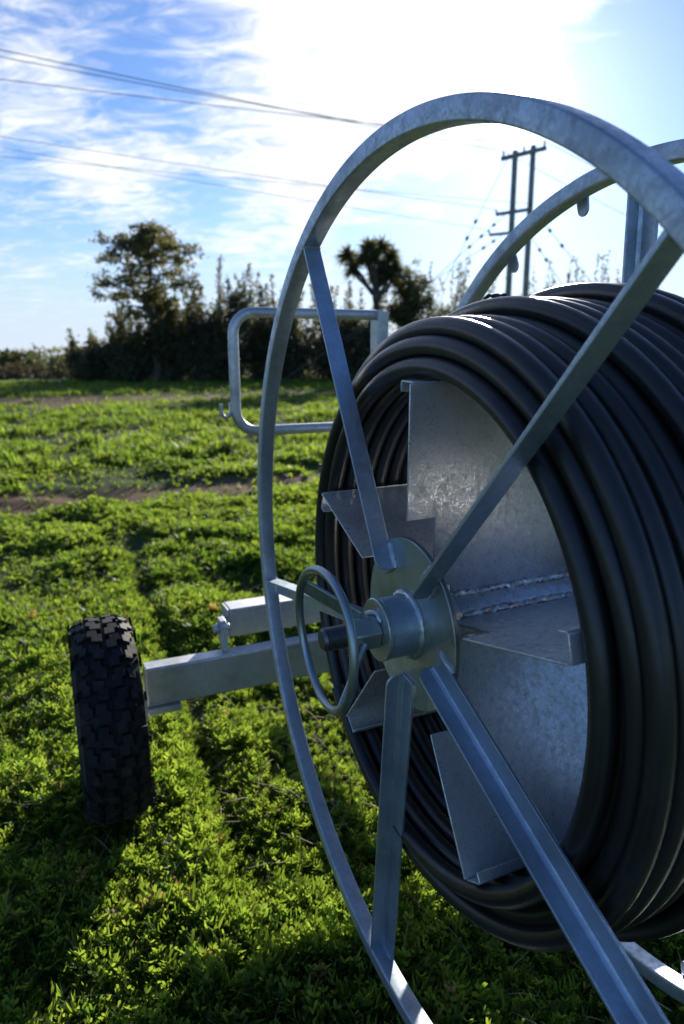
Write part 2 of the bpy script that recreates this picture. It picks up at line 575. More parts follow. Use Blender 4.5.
# straw and dry stalks lying about
VS = []; TS = []; off = 0
rg = np.random.default_rng(21)
x, y, d = polar(1500, 0.8, 5.0, 1.0, H, rg)
mb = MB()
for i in range(len(x)):
    a = rg.uniform(0, 2 * PI); L = rg.uniform(.03, .13); z = float(ground_h(x[i:i + 1], y[i:i + 1])[0]) + rg.uniform(.01, .05)
    p0 = Vector((x[i], y[i], z)); d_ = Vector((math.cos(a), math.sin(a), rg.uniform(-.1, .35)))
    mb.tube([p0, p0 + d_ * L * .5 + Vector((0, 0, .006)), p0 + d_ * L], [.0014, .0015, .0008], 4)
tag(mb.build('straw', simple('dry_straw', (0.36, 0.27, 0.14), 0.7, bscale=30)), 'dry straw stalks scattered through the short green grass', 'straw', kind='stuff')

# ------------------------------------------------------------------ the hose reel
def pol(r, ang, y):
    a = math.radians(ang)
    return Vector((r * math.cos(a), y, r * math.sin(a) + 1.0))


def radial_frame(ang):
    """fn for prisms: 2D point (t, y), length along radius"""
    a = math.radians(ang)
    er = Vector((math.cos(a), 0, math.sin(a))); et = Vector((-math.sin(a), 0, math.cos(a)))
    return er, et


rot = Matrix((-U, A, W)).transposed().to_4x4()
base = CEN - W * R
REEL = empty('hose_reel', Matrix.Translation(base) @ rot,
             'large galvanised steel hose reel with five-spoke rings and a handwheel on its hub', 'hose reel')


def ring_profile(r0, r1, y0, y1, c=0.0045):
    p = []
    for (cx, cy, s0) in ((r1 - c, y0 + c, -90), (r1 - c, y1 - c, 0), (r0 + c, y1 - c, 90), (r0 + c, y0 + c, 180)):
        for k in range(4):
            a = math.radians(s0 + 90 * k / 3)
            p.append((cx + c * math.cos(a), cy + c * math.sin(a)))
    return p


def weld_line(pts, rad, sd, lump=.2):
    r = random.Random(sd)
    out_ = []; rr = []
    pts = [Vector(p) for p in pts]
    for i in range(len(pts) - 1):
        n = max(2, int((pts[i + 1] - pts[i]).length / 0.008))
        for k in range(n + (i == len(pts) - 2)):
            out_.append(pts[i].lerp(pts[i + 1], k / n) + Vector((r.uniform(-1, 1), r.uniform(-1, 1), r.uniform(-1, 1))) * rad * lump * .9)
            rr.append(rad * r.uniform(1 - lump, 1 + lump * .8))
    rr[0] *= .5; rr[-1] *= .5
    return out_, rr


def flange_ring(y0):
    m = MB(R)
    prof = [(r, y) for r, y in ring_profile(0.9617, 1.0, y0, y0 + 0.0446)]
    m.lathe(prof, 220)
    # shift into the thing's frame (base at the bottom of the ring)
    m.v = [(x, y, z + R) for x, y, z in m.v]
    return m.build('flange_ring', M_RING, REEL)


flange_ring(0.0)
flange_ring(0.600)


def spoke(ang, y0, side, r0=0.125, r1=0.9635, leg=0.050):
    """angle iron: a leg in the axial plane and a leg lying against the hub plate"""
    er, et = radial_frame(ang)
    w_ = 0.0446; th = 0.0065
    P = lambda r, t, y: er * r + et * (t * side) + Vector((0, y0 + y, 1.0))
    m = MB(R)
    rc = 0.026; o = []
    for k in range(7):                                    # rounded free corner at the hub end
        a = math.radians(180 + 90 * k / 6)
        o.append((r0 + rc + rc * math.cos(a), rc + rc * math.sin(a)))
    o += [(r1, 0.0006), (r1, w_), (r0, w_)]
    m.prism(o, lambda p, t: P(p[0], t, p[1]), -th / 2, th / 2)
    m.prism([(r0, w_ - th), (r1, w_ - th), (r1, w_ - .0003), (r0, w_ - .0003)], lambda p, t: P(p[0], t, p[1]), th / 2 + .0002, leg)
    # root fillet of the rolled section
    f = [(th / 2, w_ - th), (th / 2 + .0085, w_ - th), (th / 2 + .0035, w_ - th - .0022), (th / 2, w_ - th - .0085)]
    m.prism(f, lambda p, r: P(r, p[0], p[1]), r0 + .004, r1 - .002)
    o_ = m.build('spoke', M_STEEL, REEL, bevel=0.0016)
    def bead(p, q, rad, sd):
        wm = MB(R); pts, rr = weld_line([p, q], rad, sd); wm.tube(pts, rr, 8)
        wm.build('weld_bead', M_WELD, o_)
    if y0 < 0.3:
        bead(P(r0 + .002, -th / 2 - .002, w_), P(.188, -th / 2 - .002, w_), 0.0075, int(ang) + 500)
        bead(P(r0 + .002, leg + .001, w_), P(.186, leg + .001, w_), 0.0065, int(ang) + 510)
    bead(P(.9615, -th / 2 - .001, .003), P(.9615, -th / 2 - .001, w_), 0.005, int(ang) + 520)
    bead(P(.9615, th / 2, w_ - th - .001), P(.9615, leg, w_ - th - .001), 0.005, int(ang) + 530)
    return o_


for ang in (119.3, 47.3, -25.6, -96.7, -168.7):
    spoke(ang, 0.0, 1, leg=0.036 if ang > 0 and ang < 60 else 0.050)
for k in range(5):
    spoke(90.7 - 72 * k, 0.600, -1, r0=0.06)


def lathe_part(name, prof, n, mat, parent=REEL, closed=True, bevel=0.0):
    m = MB(R); m.lathe(prof, n, closed)
    m.v = [(x, y, z + R) for x, y, z in m.v]
    return m.build(name, mat, parent, bevel=bevel)


def disc_prof(r0, r1, y0, y1, c=0.002):
    return [(r0, y0), (r1 - c, y0), (r1, y0 + c), (r1, y1 - c), (r1 - c, y1), (r0, y1)]


lathe_part('hub_plate', disc_prof(0.02, 0.192, 0.0450, 0.0575), 96, M_PLATE)
lathe_part('hub_plate', disc_prof(0.02, 0.192, 0.5870, 0.5995), 96, M_PLATE)
# collar: pipe stub with a thick end washer
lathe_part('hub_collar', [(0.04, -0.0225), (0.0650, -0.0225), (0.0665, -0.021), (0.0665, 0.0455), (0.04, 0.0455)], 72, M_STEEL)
lathe_part('hub_washer', disc_prof(0.02, 0.0690, -0.034, -0.023, .002), 72, M_PLATE)
m = MB(R)
pts, rr = [], []
for k in range(60):
    a = 2 * PI * k / 60
    pts.append((0.070 * math.cos(a), 0.0415, 0.070 * math.sin(a) + 1)); rr.append(0.0075 * random.uniform(.7, 1.25))
m.tube(pts, rr, 8, closed=True)
m.build('weld_bead', M_WELD, REEL)
# threaded bolt
prof = [(0.0, -0.160), (0.020, -0.160), (0.0235, -0.156)]
y = -0.154
while y < -0.035:
    prof += [(0.0250, y + .0010), (0.0250, y + .0017), (0.0222, y + .0034)]
    y += 0.0046
prof += [(0.0212, -0.028), (0.0, -0.028)]
lathe_part('threaded_bolt', prof, 40, M_BOLT, closed=False)

# locking handwheel: long nut, bent rod ring, a flat arm and a thin rod arm
HW = bpy.data.objects.new('handwheel', None); COL.objects.link(HW); HW.parent = REEL
HW.location = (0, -0.16 * R, R)
def hwp(x, y, z): return Vector((x, y + .16, z))
m = MB(R)
hexp = [(0.040 * math.cos(math.radians(60 * k + 12)), 0.040 * math.sin(math.radians(60 * k + 12))) for k in range(6)]
m.prism(hexp, lambda p, t: hwp(p[0], t, p[1]), -0.098, -0.0345)
m.build('hex_nut', M_PLATE, HW, bevel=0.003)
m = MB(R)
hc = (0.025, 0.013); hr = 0.146; hy = -0.163
ringp = []
for k in range(72):
    a = 2 * PI * k / 72
    wob = 1 + .012 * math.sin(2 * a + .6)
    ringp.append(hwp(hc[0] + hr * wob * math.cos(a), hy + .004 * math.sin(a * 2), hc[1] + hr * wob * math.sin(a)))
m.tube(ringp, 0.0092, 12, closed=True)
m.build('grip_ring', M_ZINC, HW)
# flat arm from the ring to the nut
a = math.radians(146)
pe = Vector((hc[0] + hr * math.cos(a), hy, hc[1] + hr * math.sin(a)))
pn = Vector((0.0, -0.070, 0.036))
m = MB(R)
ax = (pn - pe); L_ = ax.length; ax.normalize()
up = Vector((0.25, -.25, 1)); up = (up - ax * up.dot(ax)).normalized(); sd = ax.cross(up)
Mx = Matrix((ax, sd, up)).transposed().to_4x4(); Mx.translation = hwp(*pe)
m.box(0.003, L_, -0.004, 0.004, -0.021, 0.017, Mx)
m.build('flat_arm', M_PLATE, HW, bevel=0.0015)
a = math.radians(-62)
pe = Vector((hc[0] + hr * math.cos(a), hy, hc[1] + hr * math.sin(a)))
m = MB(R)
m.tube([hwp(.036, -.075, -.010), hwp(.043, -.09, -.03), hwp(*pe)], 0.0065, 10)
m.build('rod_arm', M_ZINC, HW)
m = MB(R)
pts, rr = weld_line([(-.015, -0.050, 1.038), (0.012, -0.037, 1.043), (0.034, -.036, 1.030)], 0.006, 3)
m.tube(pts, rr, 8); m.build('weld_bead', M_WELD, REEL)

# axle and the sheet steel core vanes
lathe_part('axle_tube', [(0.035, 0.0575), (0.048, 0.0575), (0.048, 0.78), (0.035, 0.78)], 48, M_SHEET)
lathe_part('axle_sleeve', [(0.055, 0.0578), (0.074, 0.0578), (0.074, 0.135), (0.055, 0.135)], 48, M_SHEET, bevel=.002)
ORDER = [88.0, 157.0, 230.0, 299.5, 14.0]
for vi, ang in enumerate(ORDER):
    er, et = radial_frame(ang)
    P = lambda r, t, y: er * r + et * t + Vector((0, y, 1.0))
    m = MB(R)
    o = [(.236, .036), (.5215, .036), (.5215, .572), (.056, .572), (.056, .150), (.076, .150), (.076, .104), (.236, .104)]
    m.prism(o, lambda p, t: P(p[0], t, p[1]), -0.0022, 0.0022)
    # rolled lip: along the outer edge, ending in a small return
    lip = [(.5217, -.0022), (.5257, -.0022), (.5257, .046), (.5217, .050), (.502, .050), (.502, .0462), (.5217, .0445)]
    m.prism(lip, lambda p, y: P(p[0], p[1], y), .042, .572)
    o_ = m.build('core_vane', M_SHEET, REEL, bevel=0.0012)
    for sgn in (-1, 1):
        wm = MB(R)
        pts, rr = weld_line([P(.052, sgn * .006, .16), P(.052, sgn * .006, .56)], 0.0080, 70 + vi * 2 + sgn, .36)
        wm.tube(pts, rr, 8)
        wm.build('weld_bead', M_SHEET, o_)
# hose tie lugs at the back ring
for ang in (102.5, 120.2, -70.5, 48, 174, -20, -130):
    er, et = radial_frame(ang)
    m = MB(R)
    o = [(.968, -.020), (.968, .020)]
    for k in range(9):
        a = math.radians(0 + 180 * k / 8)
        o.append((.943 - .018 * math.sin(a), .018 * math.cos(a)))
    m.prism(o, lambda p, y: er * p[0] + et * p[1] + Vector((0, y, 1.0)), .6455, .652)
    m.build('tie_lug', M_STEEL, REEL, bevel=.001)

# ------------------------------------------------------------------ the hose wound on it
HOSE = []
rr_ = random.Random(5)
TR = 0.0212
layers = [(0.5525, 0.052, 0.556, 11.2, 1), (0.5945, 0.552, 0.066, 10.7, -1), (0.6340, 0.092, 0.548, 9.9, 1), (0.6710, 0.545, 0.24, 6.6, -1), (0.7020, 0.43, 0.53, 2.2, 1)]
ph = math.radians(-140)
for li, (rad, y0, y1, turns, dr) in enumerate(layers):
    jit_y = [rr_.uniform(-.004, .004) if li else rr_.uniform(-.003, .003) for _ in range(14)]
    jit_r = [rr_.uniform(-.0015, .003) if li else rr_.uniform(0, .004) for _ in range(14)]
    n = int(turns * 110)
    for i in range(n):
        t = i / n * turns
        k = int(t); fr = t - k
        # most of each turn lies square to the axle, then it steps over to the next lane
        step = k + fr
        e = fr * fr * (3 - 2 * fr)
        yy = y0 + (y1 - y0) * step / turns + jit_y[k] * (1 - e) + jit_y[k + 1] * e
        r_ = rad + jit_r[k] * (1 - e) + jit_r[k + 1] * e + .0015 * math.sin(2 * PI * fr * 2 + k)
        th_ = ph + 2 * PI * t
        HOSE.append((r_ * math.cos(th_), yy, r_ * math.sin(th_) + 1.0 ))
    ph += 2 * PI * turns
    if li + 1 < len(layers):                     # climb gently to the next layer
        ra, ya = r_, yy; rb, yb = layers[li + 1][0], layers[li + 1][1]
        span = math.radians(70)
        for i in range(1, 22):
            e = i / 22; e = e * e * (3 - 2 * e)
            th_ = ph + span * i / 22; q_ = ra + (rb - ra) * e
            HOSE.append((q_ * math.cos(th_), ya + (yb - ya) * e, q_ * math.sin(th_) + 1.0))
        ph += span
sm = [Vector(p) for p in HOSE]
for _ in range(4):
    sm = [sm[0]] + [(sm[i - 1] + sm[i] * 2 + sm[i + 1]) / 4 for i in range(1, len(sm) - 1)] + [sm[-1]]
m = MB(R); m.tube(sm, TR, 14)
ho = m.build('hose_coil', M_HOSE, ang=80)
ho.matrix_world = Matrix.Translation(base) @ rot
tag(ho, 'long black plastic hose wound in several layers round the steel reel', 'hose')

# ------------------------------------------------------------------ the trailer
A0 = Vector((math.sin(PHI), math.cos(PHI), 0))
rot0 = Matrix((-U, A0, Vector((0, 0, 1)))).transposed().to_4x4()
tbase = Vector((CEN.x, CEN.y, 0))
TRL = empty('reel_trailer', Matrix.Translation(tbase) @ rot0,
            'two-wheeled galvanised trailer frame with chunky black tyres carrying the hose reel', 'trailer')


def tbox(name, x0, x1, y0, y1, z0, z1, mat, parent=TRL, bevel=.006):
    m = MB(R); m.box(x0, x1, y0, y1, z0, z1)
    return m.build(name, mat, parent, bevel=bevel, segs=3)


def rhs(name, x0, x1, y0, y1, z0, z1, mat, wall=.012, bevel=.0035):
    """hollow section lying along y with open ends"""
    m = MB(R)
    o = [(x0, z0), (x1, z0), (x1, z1), (x0, z1)]
    i_ = [(x0 + wall, z0 + wall), (x1 - wall, z0 + wall), (x1 - wall, z1 - wall), (x0 + wall, z1 - wall)]
    vs = []
    for y_ in (y0, y1):
        vs += [(p[0], y_, p[1]) for p in o] + [(p[0], y_, p[1]) for p in i_]
    fs = []
    for k in range(4):
        j = (k + 1) % 4
        fs += [(k, j, 8 + j, 8 + k), (4 + k, 12 + k, 12 + j, 4 + j), (k, 4 + k, 4 + j, j), (8 + k, 8 + j, 12 + j, 12 + k)]
    m.add(vs, fs)
    return m.build(name, mat, TRL, bevel=bevel, segs=3)


beam = tbox('axle_beam', -1.243, -1.170, -0.398, 1.50, 0.418, 0.572, M_BEAM)
tbox('axle_plate', -1.255, -1.150, -0.398, -0.275, 0.394, 0.4175, M_BEAM, bevel=.002)
tbox('axle_plate', -1.255, -1.150, 1.377, 1.50, 0.394, 0.4175, M_BEAM, bevel=.002)
rhs('lift_beam', -1.450, -1.350, -0.030, 0.93, 0.566, 0.686, M_BEAM)
# hinge lug standing on the axle beam, its bolt running into the end of the lift beam
m = MB(R)
o = [(-1.242, .5725), (-1.205, .5725), (-1.215, .665)]
for k in range(7):
    a = math.radians(0 + 90 * k / 6)
    o.append((-1.240 + .025 * math.cos(a), .665 + .025 * math.sin(a)))
o += [(-1.285, .690), (-1.285, .600), (-1.2445, .585)]
m.prism(o, lambda p, t: Vector((p[0], t, p[1])), -.098, -.074)
lug = m.build('hinge_lug', M_BEAM, TRL, bevel=.002)
m = MB(R)
m.tube([(-1.262, -.118, .650), (-1.262, -.0985, .650)], .019, 6)
m.tube([(-1.262, -.0735, .650), (-1.262, -.055, .650)], .017, 6)
m.tube([(-1.262, -.0655, .6495), (-1.40, -.050, .64)], .012, 8)
m.build('hinge_bolt', M_BEAM, lug, bevel=.002)
m = MB(R); m.box(-1.447, -1.353, -.042, -.0302, .569, .683); m.build('end_plate', M_BEAM, TRL, bevel=.003)

# lift arm, bearing and drawbar at the far side of the reel
m = MB(R)
def bar(m, p, q, w_, h_):
    p = Vector(p); q = Vector(q); ax = (q - p); L = ax.length; ax.normalize()
    up = Vector((0, 0, 1)) if abs(ax.z) < .9 else Vector((1, 0, 0))
    up = (up - ax * up.dot(ax)).normalized(); s2 = ax.cross(up)
    Mx = Matrix((ax, s2, up)).transposed().to_4x4(); Mx.translation = p
    m.box(0, L, -w_ / 2, w_ / 2, -h_ / 2, h_ / 2, Mx)
bar(m, (-1.349, .74, .612), (.06, .74, 1.119), .06, .10)
m.build('lift_arm', M_BEAM, TRL, bevel=.004)
m = MB(R); m.lathe([(.050, .67), (.085, .67), (.085, .79), (.050, .79)], 40)
m.v = [(x, y_, z + 1.125 * R) for x, y_, z in m.v]
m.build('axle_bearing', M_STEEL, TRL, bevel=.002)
m = MB(R); bar(m, (-1.246, 1.10, .505), (-2.7, 1.10, .47), .08, .08); m.build('drawbar', M_BEAM, TRL, bevel=.004)

# wheels
TY_R = 0.370; TY_W = 0.103


def wheel(yc, flip):
    w_ = bpy.data.objects.new('wheel', None); COL.objects.link(w_); w_.parent = TRL
    w_.location = (-1.2150 * R, yc * R, (TY_R + .026) * R)
    r1 = TY_R - .020
    prof = [(.205, -TY_W * .80), (.230, -TY_W * .98), (.290, -TY_W * 1.04), (.335, -TY_W * .98), (r1 - .010, -TY_W * .88), (r1, -TY_W * .70), (r1 + .004, 0),
            (r1, TY_W * .70), (r1 - .010, TY_W * .88), (.335, TY_W * .98), (.290, TY_W * 1.04), (.230, TY_W * .98), (.205, TY_W * .80)]
    m = MB(R); m.lathe(prof, 120, closed=True)
    npitch = 31
    def block(poly, r_in, r_out, a0, taper=.93, curve=0.0):
        """poly in (arc length, y); one tread block"""
        cx = sum(p[0] for p in poly) / len(poly); cy = sum(p[1] for p in poly) / len(poly)
        n = len(poly); vs = []
        for (k_, rr) in ((1.0, r_in), (1.0, r_out - .006), (taper, r_out)):
            for (s_, y_) in poly:
                s2 = cx + (s_ - cx) * k_; y2 = cy + (y_ - cy) * k_
                drop = .48 * max(0, abs(y2) - TY_W * .58)
                if abs(y2) > TY_W * .86: drop += .45 * (abs(y2) - TY_W * .86)
                a = a0 + s2 / TY_R
                vs.append(((rr - drop) * math.cos(a), y2, (rr - drop) * math.sin(a)))
        fs = [tuple(range(2 * n, 3 * n))]
        for l in range(2):
            for i in range(n):
                j = (i + 1) % n
                fs.append((l * n + i, l * n + j, (l + 1) * n + j, (l + 1) * n + i))
        m.add(vs, fs)
    pit = 2 * PI * TY_R / npitch
    for k in range(npitch):
        a0 = 2 * PI * k / npitch
        h = pit
        for sg in (-1, 1):
            s_off = 0 if sg > 0 else h * .5
            j = random.uniform(-.002, .002)
            # centre block: a bent lozenge
            P_ = [(-.47, .005), (.06, .005), (.12, .019), (.45, .019), (.50, .050), (.02, .055), (-.05, .040), (-.43, .040)]
            block([(s_off + p[0] * h + j, sg * p[1]) for p in P_], r1 - .01, TY_R, a0)
            # shoulder lug reaching over the side, alternately long and short
            lng = TY_W * (1.02 if k % 2 else .93)
            P_ = [(-.30, .062), (.12, .060), (.17, .070), (.47, .072), (.42, lng), (.02, lng * .97), (-.02, .086), (-.33, .083)]
            block([(s_off + p[0] * h + .2 * h, sg * p[1]) for p in P_], r1 - .03, TY_R - .002, a0)
            # side biter
            if k % 2:
                y_ = sg * TY_W * 1.0
                vs = []; a1 = a0 + s_off / TY_R
                for rr, yy in ((.352, y_), (.300, sg * TY_W * 1.035)):
                    for da in (-.035, .035):
                        for o_ in (0, .008 * sg):
                            vs.append((rr * math.cos(a1 + da), yy + o_, rr * math.sin(a1 + da)))
                m.add(vs, [(0, 1, 3, 2), (4, 6, 7, 5), (0, 2, 6, 4), (1, 5, 7, 3), (0, 4, 5, 1), (2, 3, 7, 6)])
    m.build('tyre', M_RUBBER, w_, ang=32)
    m = MB(R)
    m.lathe([(.208, -.115), (.222, -.115), (.205, -.085), (.175, -.04), (.17, -.02 * flip), (.07, -.055 * flip), (.05, -.06 * flip), (.05, -.045 * flip), (.07, -.040 * flip), (.16, 0.0), (.165, .05), (.200, .085), (.222, .115), (.208, .115), (.19, .085), (.155, .05), (.155, -.05), (.19, -.085)], 64)
    rim = m.build('rim', M_BEAM, w_)
    m = MB(R)
    for k in range(5):
        m = MB(R); a = 2 * PI * k / 5
        m.tube([(.10 * math.cos(a), -.06 * flip, .10 * math.sin(a)), (.10 * math.cos(a), -.02 * flip, .10 * math.sin(a))], .012, 6)
        m.build('wheel_nut', M_BOLT, rim)
    m = MB(R); m.tube([(0, -.06 * flip, 0), (0, .14 * flip, 0)], .042, 24); m.build('stub_axle', M_STEEL, w_)
    return w_


wheel(-0.533, 1)
wheel(1.645, -1)

# bent tube guard with hook, on a post behind the reel
zc = 1.119
gx_ = -1.42
def gp(y_, w_): return Vector((gx_, y_, w_ + zc))
path = []
c = .085
yl, yr, wt, wb = 0.045, 0.66, 0.738, 0.281
path.append(gp(yr, wt))
for k in range(9):
    a = math.radians(90 + 90 * k / 8); path.append(gp(yl + c + c * math.cos(a), wt - c + c * math.sin(a)))
for k in range(9):
    a = math.radians(180 + 90 * k / 8); path.append(gp(yl + c + c * math.cos(a), wb + c + c * math.sin(a)))
path.append(gp(yr, wb))
m = MB(R); m.tube(path, .0205, 16)
gd = m.build('guard_tube', M_BEAM, TRL)
m = MB(R)
hk = [gp(y_ + .022, w_) for y_, w_ in ((.003, .395), (.003, .360), (-.004, .345), (-.016, .338), (-.029, .345), (-.036, .362), (-.036, .392))]
m.tube([v + Vector((.0, 0, 0)) for v in hk], .008, 10)
m.build('hook', M_BEAM, gd)
m = MB(R)
m.box(gx_ - .03, gx_ - .018, .645, .725, .6982, zc + .757)
m.box(gx_ - .018, gx_ + .045, .645, .655, .6982, zc + .757)
m.build('guard_post', M_BEAM, TRL, bevel=.002)
tbox('post_foot', gx_ - .04, gx_ + .08, .62, .75, .6862, .698, M_BEAM, bevel=.002)

# small tangle of cord left on the hose beside the back ring
m = MB(R)
cc = pol(.728, 107, .40)
pts = []
for i in range(150):
    a = i * .37
    pts.append(cc + Vector((.020 * math.sin(a * .83) + .010 * math.sin(a * 2.3), .022 * math.cos(a * 1.1), .010 * math.sin(a * 1.7) + .008 * math.cos(a * .31))))
m.tube(pts, .0026, 6)
co_ = m.build('tie_cord', M_CORD); co_.matrix_world = Matrix.Translation(base) @ rot
tag(co_, 'small tangle of dark cord lying on top of the hose by the back ring', 'cord')

# ------------------------------------------------------------------ trees and hedge
def leaf_cloud(points, size, rg, flat=0.0, aspect=.55):
    """small leaf quads with random attitudes round the given points"""
    n = len(points)
    a = rg.normal(0, 1, (n, 3)); a[:, 2] *= (1 - flat); a /= np.linalg.norm(a, axis=1)[:, None]
    b = rg.normal(0, 1, (n, 3)); b -= (b * a).sum(1)[:, None] * a; b /= np.linalg.norm(b, axis=1)[:, None]
    s_ = (size * rg.uniform(.6, 1.4, n))[:, None]
    p = points
    v = np.stack([p - a * s_, p + b * s_ * aspect, p + a * s_, p - b * s_ * aspect], 1).reshape(-1, 3)
    q = np.arange(n * 4).reshape(n, 4)
    return v, q


def crown_obj(parent, pts, size, mat, seed, flat=0.0, aspect=.55, name='crown'):
    rg = np.random.default_rng(seed)
    v, q = leaf_cloud(np.asarray(pts), size, rg, flat, aspect)
    tint = np.repeat(np.clip(rg.normal(.45, .22, len(q)), 0, .9), 4)
    return link_mesh(name, np_mesh(name, v, q, None, False, tint), mat, parent)


def limb(m, p, q, r0, r1, rg, n=5, sag=0.0):
    pts = []; rr = []
    p = Vector(p); q = Vector(q); L = (q - p).length
    for i in range(n + 1):
        t = i / n
        j = Vector(rg.normal(0, .03 * L, 3)) * (0 < i < n)
        pts.append(p.lerp(q, t) + j + Vector((0, 0, -sag * math.sin(PI * t)))); rr.append(r0 + (r1 - r0) * t)
    m.tube(pts, rr, 7)
    return pts


def shrub(name, loc, h, w_, label, cat, group, mat, seed, n=3200, shoots=9, size=.085, dens_low=1.0, depth=None):
    rg = np.random.default_rng(seed)
    root = empty(name, Matrix.Translation(loc), label, cat, group)
    m = MB(); pts = []
    depth = depth or w_ * .8
    nst = max(8, int(w_ * 6))
    per = max(2, int(n * .82 / nst / 14))
    lean = rg.uniform(-.25, .25)
    for i in range(nst):
        a = rg.uniform(0, 2 * PI); rr = math.sqrt(rg.uniform(0, 1))
        hh = h * rg.uniform(.38, .88) * (1 - .30 * rr ** 2)
        tip = (math.cos(a) * rr * w_ * .62 + lean * hh * .4, math.sin(a) * rr * depth * .5, hh)
        tp = limb(m, (tip[0] * .35, tip[1] * .35, 0), tip, .05, .010, rg)
        for _ in range(per):
            t = rg.uniform(0.02, 1.0) ** .75
            f = t * (len(tp) - 1); k = min(int(f), len(tp) - 2)
            sp = (.14 + .12 * w_ * (1.1 - t)) * rg.uniform(.6, 1.3)
            c_ = np.array(tp[k].lerp(tp[k + 1], f - k)) + rg.normal(0, 1, 3) * sp
            pts.append(rg.normal(0, 1, (14, 3)) * rg.uniform(.10, .22) + c_)
    for i in range(shoots):
        x_ = rg.uniform(-.55, .55) * w_; y_ = rg.uniform(-.4, .4) * depth
        z0 = h * rg.uniform(.35, .6); z1 = h * (rg.uniform(.70, .95) if i % 3 else rg.uniform(.92, 1.12))
        dx = rg.normal(0, .18)
        sp = limb(m, (x_ * .7, y_ * .7, z0 * .5), (x_ + dx, y_, z1), .025, .005, rg)
        k = max(30, int(n * .14 / shoots))
        t = rg.uniform(.35, 1, k)
        q = np.array([sp[min(int(tt * 5), 4)].lerp(sp[min(int(tt * 5), 4) + 1], tt * 5 - min(int(tt * 5), 4)) for tt in t])
        pts.append(q + rg.normal(0, 1, (k, 3)) * (.05 + .24 * (1 - t))[:, None])
    pts = np.concatenate(pts)
    pts[:, 2] = np.abs(pts[:, 2]) + .03
    m.build('trunk', M_BARK, root)
    crown_obj(root, pts, size, mat, seed + 1)
    return root


def G(px, dist):
    v = at(px, 500, dist); v.z = -.03
    return v


def big_open_tree():
    rg = np.random.default_rng(101)
    root = empty('tree', Matrix.Translation(G(164, 40)), 'tall open-crowned tree rising above the hedge, sky showing round its trunk', 'tree')
    m = MB(); pts = []
    Hh = 7.85
    tr = [Vector((rg.normal(0, .05) + .1 * math.sin(i), rg.normal(0, .05), Hh * i / 10)) for i in range(11)]
    m.tube(tr, [.24 - .020 * i for i in range(11)], 10)
    def tuft(c_, n_, s_):
        pts.append(np.array(c_) + rg.normal(0, 1, (n_, 3)) * np.array([s_, s_, s_ * .55]))
    for i in range(64):
        t = .20 + .80 * (i + rg.uniform(0, 1)) / 64
        z = Hh * t
        a = i * 2.399 + rg.uniform(-.5, .5)
        # widest low on the left, flat rounded head
        reach = 3.0 * (0.55 + .55 * math.sin(PI * min(1, max(0, (t - .10) / .95)))) * rg.uniform(.6, 1.05)
        if t > .82: reach *= 1.15 - (t - .82) * 4.2
        left = math.cos(a)
        if t < .62: reach *= (1.0 if left < 0.2 else .55)
        if .52 < t < .74: reach *= .86
        base_ = tr[min(int(t * 10), 10)]
        tip = Vector((base_.x + math.cos(a) * reach, base_.y + math.sin(a) * reach, z + reach * rg.uniform(.02, .30)))
        L = limb(m, (base_.x, base_.y, z - .1), tip, .055, .012, rg, 5, .10)
        for _ in range(8):
            f = rg.uniform(.45, 1.0) * 5; k = min(int(f), 4)
            c_ = L[k].lerp(L[k + 1], f - k) + Vector(rg.normal(0, .22, 3)) * (1, 1, .6)[0]
            tuft(c_, 24, .17)
            if rg.uniform() < .35:
                limb(m, L[k], c_, .018, .006, rg, 3)
    for _ in range(30):
        a = rg.uniform(0, 2 * PI); rr = 1.85 * math.sqrt(rg.uniform(0, 1))
        z = Hh - .05 - .22 * rr ** 2 + rg.uniform(-.45, .2)
        tuft((math.cos(a) * rr, math.sin(a) * rr, z), 26, .19)
    m.build('trunk', M_BARK, root)
    p_ = np.concatenate(pts); p_ = p_[p_[:, 2] > .4]
    crown_obj(root, p_, .095, M_TREE, 103)


big_open_tree()

HG = 'shrubs of the hedge row behind the field'
row = [  # px, distance, height, width, label
    (108, 42.0, 2.7, 2.6, 'low dark shrub at the left end of the hedge, beneath the tall open tree'),
    (142, 41.0, 3.4, 2.8, 'dark rounded shrub hiding the foot of the tall open tree'),
    (180, 40.5, 4.7, 2.8, 'dense shrub just right of the tall open tree trunk'),
    (207, 40.0, 5.5, 2.6, 'shrub with upright leafy shoots between the tall tree and the guard tube'),
    (238, 40.5, 6.3, 2.7, 'tall shrub with feathery shoots rising above the guard tube corner'),
    (268, 41.0, 5.4, 2.6, 'hedge shrub seen through the bent guard tube beside the ring'),
    (300, 40.5, 5.2, 2.6, 'hedge shrub seen behind the upper left spoke of the reel'),
    (332, 41.0, 5.0, 2.6, 'shrub between the spoke and the spiky cabbage tree'),
    (362, 40.0, 4.8, 2.6, 'shrub at the foot of the spiky cabbage tree'),
    (432, 41.5, 6.3, 2.8, 'shrub with thin shoots left of the back ring, above the hose'),
    (466, 42.0, 6.0, 2.6, 'thin leafed shrub half behind the back ring above the hose'),
    (535, 42.0, 6.2, 2.6, 'airy shrub with upright sprigs just right of the twin poles'),
    (574, 42.0, 6.4, 2.6, 'airy shrub with tall sprigs above the hose, left of the upright spoke'),
    (612, 42.5, 5.4, 2.6, 'shrub whose tips barely show over the hose near the upright spoke'),
]
for i, (px, d_, h, w_, lb) in enumerate(row):
    airy = px > 420
    shrub('hedge_shrub', G(px, d_), h, w_, lb, 'shrub', HG, M_SHRUB, 200 + 7 * i, n=15000 if not airy else 8000,
          shoots=13 if not airy else 16, size=.085)


